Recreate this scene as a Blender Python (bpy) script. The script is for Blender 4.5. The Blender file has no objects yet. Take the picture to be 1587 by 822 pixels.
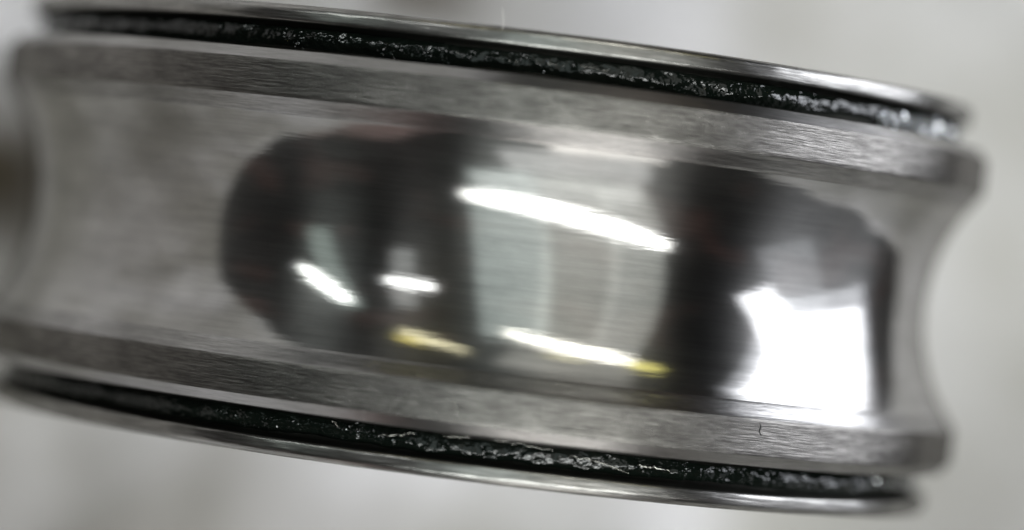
import bpy, math, random
from mathutils import Vector, Matrix, noise

random.seed(7)
S = 0.001                       # everything below is written in millimetres
scene = bpy.context.scene
COL = scene.collection

# ------------------------------------------------------------------ camera
D = 108.0                       # lens to ring centre
TILT, ROLL, YAW = math.radians(25), math.radians(7.0), math.radians(4.0)
FPX = 5330.0                    # focal length in photo pixels (1587 wide)
K = 1.022                       # radial scale of the ring
RING_Z = 14.95 * K                  # ring centre above the cloth
c = Vector((-math.sin(TILT), 0, math.cos(TILT)))
right0 = Vector((math.cos(TILT), 0, math.sin(TILT)))
ax = Vector((0, 1, 0))
R = math.cos(ROLL) * right0 + math.sin(ROLL) * ax
U = -math.sin(ROLL) * right0 + math.cos(ROLL) * ax
# aimed slightly to the left of the ring, the ring brought back by lens shift
R2, Z2 = math.cos(YAW) * R - math.sin(YAW) * c, math.cos(YAW) * c + math.sin(YAW) * R
cam_d = bpy.data.cameras.new("camera")
cam = bpy.data.objects.new("camera", cam_d)
COL.objects.link(cam)
pos = (c * D + Vector((0, 0, RING_Z))) * S
cam.matrix_world = Matrix(((R2.x, U.x, Z2.x, pos.x), (R2.y, U.y, Z2.y, pos.y),
                           (R2.z, U.z, Z2.z, pos.z), (0, 0, 0, 1)))
cam_d.sensor_width = 36
cam_d.lens = 36 * FPX / 1587 * math.cos(YAW)
off = math.tan(YAW) * FPX * math.cos(YAW)
cam_d.shift_x = (793.5 - 736 + off) / 1587
cam_d.shift_y = -(411 - 392) / 1587
cam_d.clip_start, cam_d.clip_end = 0.005, 20
cam_d.dof.use_dof = True
cam_d.dof.focus_distance = (D - 13.4) * S
cam_d.dof.aperture_fstop = 19
scene.camera = cam
scene.view_settings.view_transform = 'Standard'
scene.view_settings.look = 'None'
scene.view_settings.exposure = -0.25
scene.view_settings.gamma = 1.0

# ------------------------------------------------------------------ world: dim room
w = bpy.data.worlds.new("World")
scene.world = w
w.use_nodes = True
bg = w.node_tree.nodes["Background"]
wn = w.node_tree.nodes
wtc = wn.new('ShaderNodeTexCoord')
wnz = wn.new('ShaderNodeTexNoise')
wnz.noise_dimensions = '4D'
wnz.inputs['W'].default_value = 20.0
wnz.inputs['Scale'].default_value = 3.0
wnz.inputs['Detail'].default_value = 4
wcr = wn.new('ShaderNodeValToRGB')
e = wcr.color_ramp.elements
e[0].position, e[0].color = .40, (.002, .003, .0035, 1)
e[1].position, e[1].color = .74, (.07, .04, .034, 1)
e.new(.54).color = (.006, .006, .006, 1)
e.new(.59).color = (.050, .022, .018, 1)
w.node_tree.links.new(wtc.outputs['Generated'], wnz.inputs[0])
w.node_tree.links.new(wnz.outputs[0], wcr.inputs[0])
w.node_tree.links.new(wcr.outputs[0], bg.inputs[0])
bg.inputs[1].default_value = 1.0

# ------------------------------------------------------------------ lamps of the room and added lights
def lamp(name, a, b, width, radiance, col=(1, 1, 1), dist=600.0, shape='RECTANGLE'):
    """rectangular lamp spanning the directions a..b seen from the ring, width in mm"""
    o0 = Vector((0, 0, RING_Z))
    A = o0 + Vector(a).normalized() * dist
    B = o0 + Vector(b).normalized() * dist
    mid = (A + B) / 2
    x = (B - A)
    L = x.length
    x.normalize()
    z = (mid - o0)
    z = (z - x * z.dot(x)).normalized()          # light shines along -Z
    y = z.cross(x)
    d = bpy.data.lights.new(name, 'AREA')
    d.shape = shape
    d.size, d.size_y = L * S, width * S
    d.color = col
    d.energy = radiance * math.pi * (L * S) * (width * S) * (math.pi / 4 if shape == 'ELLIPSE' else 1)
    o = bpy.data.objects.new(name, d)
    COL.objects.link(o)
    mid = mid * S
    o.matrix_world = Matrix(((x.x, y.x, z.x, mid.x), (x.y, y.y, z.y, mid.y), (x.z, y.z, z.z, mid.z), (0, 0, 0, 1)))
    return o

lamp("ceiling_tube_lamp", (-.44, -.525, .745), (.38, -.24, .90), 74, 15.0, (.98, 1, .98), shape='ELLIPSE')
lamp("ceiling_tube_lamp", (-.20, .645, .74), (.30, .69, .65), 34, 15.0, (1, .99, .90), shape='ELLIPSE')
lamp("desk_lamp", (.26, .70, .62), (.40, .71, .59), 24, 5.0, (1, .92, .25), shape='ELLIPSE')
lamp("desk_lamp", (-.02, .745, .65), (.14, .75, .64), 18, 3.0, (1, .95, .55), shape='ELLIPSE')
lamp("ceiling_tube_lamp", (-.89, .27, .365), (-.69, .55, .47), 40, 12.0, (.95, 1, .98), shape='ELLIPSE')
lamp("ceiling_tube_lamp", (-.68, .335, .65), (-.515, .358, .778), 38, 12.0, (.97, 1, 1), shape='ELLIPSE')
lamp("desk_lamp", (-.48, .715, .502), (-.23, .82, .535), 24, 6.0, (1, .94, .62), shape='ELLIPSE')
lamp("desk_lamp", (-.47, .755, .46), (-.36, .80, .48), 18, 4.0, (1, .85, .2), shape='ELLIPSE')
# added dim fill lights behind the tubes, brightening the mirrored columns
lamp("fill_panel", (-.25, -.73, .64), (-.14, .70, .70), 170, .85, (.86, 1, .97), 760)
lamp("fill_panel", (-.02, -.73, .69), (.03, .70, .71), 175, .52, (.97, 1, .92), 760)
lamp("fill_panel", (.16, -.70, .70), (.21, .68, .70), 130, .72, (.95, 1, .95), 750)
lamp("fill_panel", (-.36, -.60, .72), (.24, -.62, .74), 170, .75, (.95, 1, 1), 720)
lamp("fill_panel", (-.90, -.06, .44), (-.66, .60, .45), 75, .62, (.80, 1, .93), 760)
lamp("fill_panel", (-.67, .04, .74), (-.55, .56, .63), 70, .66, (.95, 1, 1), 760)
lamp("fill_panel", (-.20, -.78, .56), (.27, -.76, .56), 150, 1.1, (.97, 1, 1), 740)
lamp("fill_panel", (-.12, .80, .56), (.30, .78, .54), 140, .45, (1, 1, .93), 740)
# window; the first two are added dim lights for a soft glow
lamp("window_and_glow", (.93, .0, .38), (.73, .69, .10), 440, 1.5, (.88, .92, 1), 640)
lamp("window_and_glow", (.79, -.32, .53), (.88, .14, .44), 210, .45, (.88, .93, 1), 680)
lamp("window_and_glow", (.936, .10, .33), (.73, .68, .10), 345, 4.8, (.91, .94, 1))
lamp("window_and_glow", (.73, .03, .68), (.82, .44, .37), 120, 4.8, (.91, .94, 1))
lamp("low_light", (-.02, -.93, .34), (.32, -.90, .31), 220, 3.2, (1, .98, .94))  # added low light, mirrored along the upper chamfer

# ------------------------------------------------------------------ node helpers
def new_mat(name):
    m = bpy.data.materials.new(name)
    m.use_nodes = True
    nt = m.node_tree
    nt.nodes.clear()
    out = nt.nodes.new('ShaderNodeOutputMaterial')
    return m, nt, out

def N(nt, t, **kw):
    n = nt.nodes.new(t)
    for k, v in kw.items():
        setattr(n, k, v)
    return n

def uv_noise(nt, su, sv, scale=1.0, detail=3, rough=.6):
    """noise in (mm round the ring, mm across it), stretched"""
    uv = N(nt, 'ShaderNodeUVMap', uv_map='UVMap')
    mp = N(nt, 'ShaderNodeMapping')
    mp.inputs['Scale'].default_value = (su, sv, 1)
    nz = N(nt, 'ShaderNodeTexNoise')
    nz.inputs['Scale'].default_value = scale
    nz.inputs['Detail'].default_value = detail
    nz.inputs['Roughness'].default_value = rough
    nt.links.new(uv.outputs[0], mp.inputs[0])
    nt.links.new(mp.outputs[0], nz.inputs[0])
    return nz

def ramp(nt, src, p0, c0, p1, c1):
    r = N(nt, 'ShaderNodeValToRGB')
    r.color_ramp.elements[0].position, r.color_ramp.elements[1].position = p0, p1
    r.color_ramp.elements[0].color = (*c0, 1) if len(c0) == 3 else c0
    r.color_ramp.elements[1].color = (*c1, 1) if len(c1) == 3 else c1
    nt.links.new(src, r.inputs[0])
    return r

def steel(name, col, rough, wide, stretch, mixf, bump=0.0, bsu=.5, bsv=14., colvar=.0, streak=.0):
    """mirror lobe + lobe smeared across the turning marks, fine scratches round the ring"""
    m, nt, out = new_mat(name)
    tan = N(nt, 'ShaderNodeTangent', direction_type='UV_MAP', uv_map='UVMap')
    nb = None
    if bump:
        nz = uv_noise(nt, bsu, bsv, 1.0, 5, .65)
        nb = N(nt, 'ShaderNodeBump')
        nb.inputs['Strength'].default_value = 1.0
        nb.inputs['Distance'].default_value = bump * S
        nt.links.new(nz.outputs[0], nb.inputs['Height'])
    colsock = None
    if colvar:
        nz2 = uv_noise(nt, .35, .9, 1.0, 6, .65)
        cv = ramp(nt, nz2.outputs[0], .3, tuple(x * (1 - colvar) for x in col), .7, col)
        colsock = cv.outputs[0]
        if streak:
            nz3 = uv_noise(nt, bsu * 1.1, bsv * 1.3, 1.0, 4, .7)
            sr = ramp(nt, nz3.outputs[0], .40, (1 - streak,) * 3, .60, (1, 1, 1))
            mm = N(nt, 'ShaderNodeMix', data_type='RGBA', blend_type='MULTIPLY')
            mm.inputs[0].default_value = 1
            nt.links.new(colsock, mm.inputs[6])
            nt.links.new(sr.outputs[0], mm.inputs[7])
            colsock = mm.outputs[2]
    bs = []
    for r, a in ((rough, .0), (wide, stretch)):
        b = N(nt, 'ShaderNodeBsdfAnisotropic')
        b.inputs['Color'].default_value = (*col, 1)
        b.inputs['Roughness'].default_value = r
        b.inputs['Anisotropy'].default_value = a
        nt.links.new(tan.outputs[0], b.inputs['Tangent'])
        if nb: nt.links.new(nb.outputs[0], b.inputs['Normal'])
        if colsock: nt.links.new(colsock, b.inputs['Color'])
        bs.append(b)
    mx = N(nt, 'ShaderNodeMixShader')
    mx.inputs[0].default_value = mixf
    nt.links.new(bs[0].outputs[0], mx.inputs[1])
    nt.links.new(bs[1].outputs[0], mx.inputs[2])
    nt.links.new(mx.outputs[0], out.inputs[0])
    return m

M_RACE = steel("polished_steel", (.53, .52, .505), .085, .35, .69, .29, .0040, .20, 3.6, .25, .12)
M_SHOULDER = steel("brushed_steel", (.37, .355, .335), .17, .38, .60, .36, .020, 1.1, 16., .58, .50)
M_CHAMFER = steel("chamfer_steel", (.48, .47, .46), .13, .30, .5, .4, .008, 1.0, 12., .4, .3)
M_RIM = steel("turned_steel", (.50, .49, .47), .17, .36, .5, .4, .008, .8, 12., .4, .4)
M_EDGE = steel("bright_edge", (.47, .46, .45), .16, .34, .5, .4, .006, 1.0, 12., .3, .2)
M_GROOVE = steel("dark_steel", (.05, .05, .045), .35, .5, .4, .5, .006, .8, 10., .4)
M_BORE = steel("bore_steel", (.45, .44, .43), .3, .4, .4, .5)

def grease_mat():
    m, nt, out = new_mat("black_grease")
    b = N(nt, 'ShaderNodeBsdfPrincipled')
    b.inputs['Base Color'].default_value = (.006, .009, .007, 1)
    b.inputs['Roughness'].default_value = .05
    b.inputs['IOR'].default_value = 1.5
    nz = uv_noise(nt, 2.6, 4.0, 1.0, 2, .5)
    bp = N(nt, 'ShaderNodeBump')
    bp.inputs['Distance'].default_value = .08 * S
    nt.links.new(nz.outputs[0], bp.inputs['Height'])
    nt.links.new(bp.outputs[0], b.inputs['Normal'])
    nt.links.new(b.outputs[0], out.inputs[0])
    return m
M_GREASE = grease_mat()

def cloth_mat():
    m, nt, out = new_mat("white_cloth")
    tc = N(nt, 'ShaderNodeTexCoord')
    nz = N(nt, 'ShaderNodeTexNoise')
    nz.inputs['Scale'].default_value = 75
    nz.inputs['Detail'].default_value = 5
    nt.links.new(tc.outputs['Object'], nz.inputs[0])
    cr = ramp(nt, nz.outputs[0], .40, (.53, .515, .49), .60, (.79, .775, .79))
    # shade painted into the cloth colour as soft dark patches
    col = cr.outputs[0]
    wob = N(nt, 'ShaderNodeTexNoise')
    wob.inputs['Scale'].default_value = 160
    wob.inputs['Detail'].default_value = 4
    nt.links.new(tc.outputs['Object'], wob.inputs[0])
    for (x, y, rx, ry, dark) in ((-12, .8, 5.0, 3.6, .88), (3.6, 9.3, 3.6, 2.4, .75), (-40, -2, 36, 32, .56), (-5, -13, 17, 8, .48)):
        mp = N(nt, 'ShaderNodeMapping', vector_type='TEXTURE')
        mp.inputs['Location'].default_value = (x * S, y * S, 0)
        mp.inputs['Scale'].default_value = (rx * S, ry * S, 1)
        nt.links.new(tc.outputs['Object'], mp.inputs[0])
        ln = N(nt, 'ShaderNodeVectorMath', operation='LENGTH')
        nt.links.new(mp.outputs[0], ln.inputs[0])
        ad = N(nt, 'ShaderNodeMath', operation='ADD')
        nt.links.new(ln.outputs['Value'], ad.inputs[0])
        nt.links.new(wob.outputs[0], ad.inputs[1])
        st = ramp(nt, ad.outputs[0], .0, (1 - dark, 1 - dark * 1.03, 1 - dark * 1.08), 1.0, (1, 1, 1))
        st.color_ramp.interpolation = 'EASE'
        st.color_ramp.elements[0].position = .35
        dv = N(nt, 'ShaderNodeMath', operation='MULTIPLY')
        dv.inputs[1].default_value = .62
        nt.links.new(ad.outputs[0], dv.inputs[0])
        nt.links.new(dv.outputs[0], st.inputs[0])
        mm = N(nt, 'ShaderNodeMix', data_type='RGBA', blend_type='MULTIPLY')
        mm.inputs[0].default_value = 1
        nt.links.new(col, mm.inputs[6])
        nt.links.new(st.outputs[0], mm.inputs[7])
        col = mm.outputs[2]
    wv = N(nt, 'ShaderNodeTexNoise')
    wv.inputs['Scale'].default_value = 2500
    nt.links.new(tc.outputs['Object'], wv.inputs[0])
    bp = N(nt, 'ShaderNodeBump')
    bp.inputs['Distance'].default_value = .1 * S
    nt.links.new(wv.outputs[0], bp.inputs['Height'])
    b = N(nt, 'ShaderNodeBsdfPrincipled')
    b.inputs['Roughness'].default_value = .85
    nt.links.new(col, b.inputs['Base Color'])
    nt.links.new(bp.outputs[0], b.inputs['Normal'])
    nt.links.new(b.outputs[0], out.inputs[0])
    return m
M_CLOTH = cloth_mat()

def plain(name, col, rough, metal=0.):
    m, nt, out = new_mat(name)
    b = N(nt, 'ShaderNodeBsdfPrincipled')
    b.inputs['Base Color'].default_value = (*col, 1)
    b.inputs['Roughness'].default_value = rough
    b.inputs['Metallic'].default_value = metal
    nt.links.new(b.outputs[0], out.inputs[0])
    return m

# ------------------------------------------------------------------ mesh helpers
def mesh_obj(name, verts, faces, mat, parent=None, uvs=None, smooth=True):
    me = bpy.data.meshes.new(name)
    me.from_pydata(verts, [], faces)
    me.materials.append(mat)
    if smooth:
        me.polygons.foreach_set('use_smooth', [True] * len(me.polygons))
    if uvs is not None:
        ul = me.uv_layers.new(name='UVMap')
        for lp in me.loops:
            ul.data[lp.index].uv = uvs[lp.vertex_index]
    me.update()
    o = bpy.data.objects.new(name, me)
    COL.objects.link(o)
    if parent: o.parent = parent
    return o

def densify(prof, near=.05, step=None):
    out = []
    for (r0, y0), (r1, y1) in zip(prof, prof[1:]):
        L = math.hypot(r1 - r0, y1 - y0)
        ts = [0.0]
        if L > 3 * near:
            ts += [near / L]
            if step:
                n = int(L / step)
                ts += [k / n for k in range(1, n) if near / L < k / n < 1 - near / L]
            ts += [1 - near / L]
        out += [(r0 + (r1 - r0) * t, y0 + (y1 - y0) * t) for t in ts]
    out.append(prof[-1])
    return out

def lathe(name, prof, mat, parent, segs=720, disp=None):
    """revolve (radius, axial) profile about Y; the UV seam lies at the bottom, on the cloth"""
    verts, uvs, faces = [], [], []
    n = len(prof)
    arc = [0.0]
    for (r0, y0), (r1, y1) in zip(prof, prof[1:]):
        arc.append(arc[-1] + math.hypot(r1 - r0, y1 - y0))
    for i in range(segs + 1):
        th = -math.pi + 2 * math.pi * i / segs       # 0 = straight up
        s, k = math.sin(th), math.cos(th)
        for j, (r, y) in enumerate(prof):
            if disp:
                dr, dy = disp(th, j, r, y)
                r, y = r + dr, y + dy
            verts.append((r * K * s * S, y * S, r * K * k * S))
            uvs.append((th * 14.8 + 100, arc[j]))
    for i in range(segs):
        for j in range(n - 1):
            a = i * n + j
            faces.append((a, a + n, a + n + 1, a + 1))
    if prof[-1][1] < prof[0][1]:
        pass
    return mesh_obj(name, verts, faces, mat, parent, uvs)

def arcpts(cr, cy, rad, a0, a1, k):
    return [(cr + rad * math.cos(a0 + (a1 - a0) * t / k), cy + rad * math.sin(a0 + (a1 - a0) * t / k)) for t in range(k + 1)]

# ------------------------------------------------------------------ the cloth
def interp(a, pts):
    for (a0, v0), (a1, v1) in zip(pts, pts[1:]):
        if a0 <= a <= a1:
            t = (a - a0) / (a1 - a0)
            t = t * t * (3 - 2 * t)
            return v0 + (v1 - v0) * t
    return 0.0

def cloth_h(x, y):
    v = Vector((x / 26.0, y / 30.0, 3.7))
    h = 3.2 * noise.noise(v) + 2.0 * noise.noise(Vector((x / 11. + 5, y / 14., 1.2)))
    q = abs(noise.noise(Vector((x / 17. + 9, y / 21. + 4, .4))))
    h += 2.2 * (1 - min(1, q * 5)) ** 2
    rr = math.hypot(x / 7.0, y / 9.0)
    k = min(1.0, max(0.0, (rr - .7) / 1.2))
    k = k * k * (3 - 2 * k)
    h = (h - 1.2) * k * (1 - .75 * min(1, max(0, (math.hypot(x, y) - 26) / 14)))
    # the cloth climbs where it is bunched up below and right of the picture
    rho = math.hypot(x, y)
    an = math.degrees(math.atan2(y, x))
    el = interp(an, ((-180, 8), (-160, 10), (-148, 13), (-135, 19), (-121, 22), (-110, 10), (-100, 5), (-72, 5),
                     (-60, 31), (-46, 31), (-32, 27), (-20, 17), (-8, 4), (6, 0), (84, 0),
                     (96, 12), (104, 22), (117, 21), (140, 14), (165, 8.5), (180, 8)))
    g = min(1.0, max(0.0, (rho - 24) / 26.0))
    g = g * g * (3 - 2 * g)
    if rho > 52: g *= max(0.0, 1 - ((rho - 52) / 38.0) ** 2)
    if el > 0: h += g * (15.3 + 50 * math.tan(math.radians(el))) * min(1, el / 5)
    return h

cv, cf = [], []
NX = NY = 220
LX0, LX1, LY = -95., 95., 90.
for i in range(NX + 1):
    for j in range(NY + 1):
        x = LX0 + (LX1 - LX0) * i / NX
        y = -LY + 2 * LY * j / NY
        cv.append((x * S, y * S, cloth_h(x, y) * S))
for i in range(NX):
    for j in range(NY):
        a = i * (NY + 1) + j
        cf.append((a, a + NY + 1, a + NY + 2, a + 1))
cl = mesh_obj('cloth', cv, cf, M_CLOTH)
cl['kind'] = 'structure'
cl['label'] = 'crumpled pale grey cloth lying blurred behind the steel ring'
cl['category'] = 'cloth'

# ------------------------------------------------------------------ the bearing ring
ring = bpy.data.objects.new('bearing_ring', None)
ring.empty_display_size = .005
COL.objects.link(ring)
ring.location = (0, 0, RING_Z * S)
ring['label'] = 'steel inner bearing ring with mirror polished raceway and greasy seal grooves'
ring['category'] = 'bearing ring'

def edge_noise(amp, f=3.0, seed=0.0):
    def d(th, j, r, y):
        n1 = noise.noise(Vector((th * 14.5 * f, y * 6, seed)))
        n2 = noise.noise(Vector((th * 14.5 * .35, y * 2, seed + 9)))
        return (amp * (.7 * n1 + .6 * n2), amp * .6 * n1)
    return d

def grease_h(th, y, sg):
    a = th * 14.5
    y = abs(y)
    n1 = noise.noise(Vector((a * .28, y * .6, sg * 5.)))
    n2 = noise.noise(Vector((a * 1.6, y * 3.5, sg * 7.)))
    n3 = noise.noise(Vector((a * 5.0, y * 8.0, sg * 9.)))
    return .13 * n1 + .055 * n2 + .018 * n3

RG, RMIN = 5.7, 13.66
phi = math.asin(3.14 / RG)
race = [(RMIN + RG - RG * math.cos(phi * t / 40), RG * math.sin(phi * t / 40)) for t in range(40, -41, -1)]
race_top = race[0][0]
lathe('raceway', race, M_RACE, ring)

for sg in (1, -1):
    def P(pts):
        pts = [(r, sg * y) for r, y in pts]
        return pts if sg > 0 else pts[::-1]
    # land between raceway and seal groove, with its rounded corners
    bw = .12 if sg > 0 else .22
    sh = [(14.68, 4.925), (14.94 - bw, 4.62 + bw * 1.2), (14.91, 4.655), (14.94, 4.62)]
    lathe('edge_bevel', densify(P([(14.62, 4.93)] + sh), .03, .08), M_EDGE, ring, 900, edge_noise(.004, 2.2, sg))
    sh = [(14.94, 4.62), (14.95, 4.56)]
    sh += [(14.95, 3.66), (14.93, 3.60)]
    lathe('shoulder', densify(P(sh), .05, .12), M_SHOULDER, ring, 900, edge_noise(.006, 2.2, sg))
    ch = [(14.93, 3.60), (14.88, 3.54), (race_top + .05, 3.20), (race_top, 3.14)]
    lathe('chamfer', densify(P(ch), .04, .1), M_CHAMFER, ring, 720)
    gr = [(14.22, 5.72), (13.90, 5.62), (13.80, 5.50), (13.80, 5.12), (13.90, 5.0), (14.62, 4.93)]
    lathe('seal_groove', densify(P(gr), .05, .2), M_GROOVE, ring, 500)
    rm = [(10.9, 6.21), (13.9, 6.21)] + arcpts(14.13, 5.99, .22, math.pi / 2, 0, 7) + [(14.35, 5.86)] + \
        arcpts(14.27, 5.80, .08, 0, -math.pi / 2, 4) + [(14.22, 5.72)]
    lathe('rim', densify(P(rm), .04, None), M_RIM, ring, 900, edge_noise(.008, 1.7, sg * 3))

    def gd(th, j, r, y, sg=sg):
        return (grease_h(th, y, sg), 0)
    gp = P([(13.6, 5.66)] + [(13.86 + .10 * math.sin(math.pi * t / 12), 5.6 - .62 * t / 12) for t in range(13)] + [(13.7, 4.95)])
    g = lathe('grease', gp, M_GREASE, ring, 1400, gd)
    g['kind'] = 'stuff'
lathe('bore', [(10.9, -6.21), (10.7, -6.0), (10.7, 6.0), (10.9, 6.21)], M_BORE, ring, 256)

# ------------------------------------------------------------------ bright chips caught in the grease; upper right ones stand in for wet glints
M_CHIP_GLINT = plain("chip_and_glint", (.75, .76, .78), .16, 1.0)
for sg in (1, -1):
    vs, fs = [], []
    cnt = 0
    for k in range(26000):
        th = random.uniform(-1.6, 1.9)
        a = th * 14.5
        dens = noise.noise(Vector((a * .30, sg * 11., 2.))) + .5 * noise.noise(Vector((a * 1.1, sg * 4., 6.)))
        hot = sg > 0 and th > .12
        if hot: dens += .45 * min(1, (th - .12) * 3)
        if dens < .28 or random.random() > (.5 if hot else .045): continue
        y = random.gauss(5.20, .11)
        if not 5.0 < y < 5.5: continue
        r = 13.88 + .10 * math.sin(math.pi * (5.6 - y) / .62) + grease_h(th, y, sg) + random.uniform(-.01, .03)
        sz = random.choice((.015, .02, .03, .04, .05)) * (1.9 if hot else 1)
        C0 = Vector((r * K * math.sin(th), sg * y, r * K * math.cos(th)))
        b = len(vs)
        for q in range(6):
            d = Vector((random.uniform(-1, 1) * 1.2, random.uniform(-1, 1), random.uniform(-1, 1)))
            vs.append(tuple((C0 + d * sz) * S))
        fs += [(b, b + 1, b + 2), (b, b + 2, b + 3), (b + 1, b + 4, b + 2), (b + 2, b + 5, b + 3), (b, b + 3, b + 5), (b + 4, b + 5, b + 1)]
        cnt += 1
    o = mesh_obj('chips_and_glints', vs, fs, M_CHIP_GLINT, ring, None, False)
    o['kind'] = 'stuff'

# ------------------------------------------------------------------ thin burrs and a fibre
def tube(name, pts, rad, mat, parent=None, n=6):
    vs, fs = [], []
    pts = [Vector(p) for p in pts]
    for i, p in enumerate(pts):
        t = (pts[min(i + 1, len(pts) - 1)] - pts[max(i - 1, 0)]).normalized()
        u = t.cross(Vector((.3, .2, .9))).normalized()
        v = t.cross(u)
        rr = rad * (1 - .7 * abs(2 * i / (len(pts) - 1) - 1) ** 3)
        for q in range(n):
            a = 2 * math.pi * q / n
            vs.append(tuple((p + u * rr * math.cos(a) + v * rr * math.sin(a)) * S))
    for i in range(len(pts) - 1):
        for q in range(n):
            a, b = i * n + q, i * n + (q + 1) % n
            fs.append((a, b, b + n, a + n))
    return mesh_obj(name, vs, fs, mat, parent)

M_BURR = plain("bright_burr", (.62, .60, .56), .25, 1.0)
def burr(th0, th1, y0, y1, r, rad, seed):
    pts = []
    for k in range(41):
        t = k / 40
        th = th0 + (th1 - th0) * t
        n1 = noise.noise(Vector((t * 9, seed, 0)))
        n2 = noise.noise(Vector((t * 5, seed, 7)))
        y = y0 + (y1 - y0) * t ** 2 + .07 * n1
        rr = (r + .05 * n2) * K
        pts.append((rr * math.sin(th), y, rr * math.cos(th)))
    return tube('burr', pts, rad, M_BURR, ring)
# ring azimuth: 0 = straight up, the lens stands at -25 degrees
Rd = math.radians
burr(Rd(-12), Rd(-5), -5.20, -5.50, 14.05, .014, 1)
burr(Rd(-21), Rd(-14), -4.99, -5.10, 14.15, .010, 8)
burr(Rd(-33), Rd(-29), -5.25, -5.05, 14.0, .018, 2)
burr(Rd(-26), Rd(-23), -5.05, -4.98, 14.2, .014, 3)
burr(Rd(-38.5), Rd(-37.5), -5.05, -5.25, 14.0, .014, 4)
burr(Rd(-4), Rd(0), -5.25, -5.30, 14.0, .03, 5)

# a dark nick and a pale scratch on the lower shoulder
M_NICK = plain("dark_nick", (.012, .012, .012), .7)
def mark(name, th0, th1, y0, y1, rad, mat):
    pts = []
    for k in range(9):
        t = k / 8
        a = th0 + (th1 - th0) * t + .0025 * math.sin(t * 7)
        pts.append((14.95 * K * math.sin(a), y0 + (y1 - y0) * t, 14.95 * K * math.cos(a)))
    return tube(name, pts, rad, mat, ring)
mark('nick', Rd(8.0), Rd(8.4), -3.70, -4.04, .020, M_NICK)
mark('scratch', Rd(-25.4), Rd(-24.4), -4.10, -4.50, .008, M_BURR)

M_FIBRE = plain("pale_fibre", (.62, .60, .57), .6)
th = Rd(-25)
fp = []
for k in range(13):
    t = k / 12
    r = 14.3 * K + .10 * math.sin(t * 3)
    fp.append((r * math.sin(th) + .03 * math.sin(t * 4) - .06 * t, 6.08 + .62 * t, RING_Z + r * math.cos(th)))
f = tube('lint_fibre', fp, .016, M_FIBRE)
f['label'] = 'short pale lint fibre standing up from the top rim of the ring'
f['category'] = 'fibre'

# ------------------------------------------------------------------ added brown lump in place of a hand, mirrored in the raceway
M_LUMP = plain("brown_lump", (.30, .205, .19), .9)
vs, fs = [], []
n, m = 64, 28
for i in range(m + 1):
    la = math.pi / 2 * (1 - i / m) ** 1.0
    for j in range(n):
        lo = 2 * math.pi * j / n
        d = Vector((math.cos(la) * math.cos(lo), math.cos(la) * math.sin(lo), math.sin(la)))
        q = 1 + .22 * noise.noise(d * 1.7) + .10 * noise.noise(d * 4.5) - .10 * abs(noise.noise(d * 3 + Vector((4, 1, 2))))
        vs.append((d.x * q * 30 * S, d.y * q * 20 * S, (d.z * q * 52) * S))
for i in range(m):
    for j in range(n):
        a, b = i * n + j, i * n + (j + 1) % n
        fs.append((a, a + n, b + n, b))
added_lump = mesh_obj('added_lump', vs, fs, M_LUMP)
added_lump.location = (-42 * S, -68 * S, -1 * S)
added_lump.rotation_euler = (0, 0, math.radians(-30))
added_lump['label'] = 'added brown lump, seen only as a dull reflection in the upper left raceway'
added_lump['category'] = 'added_lump'
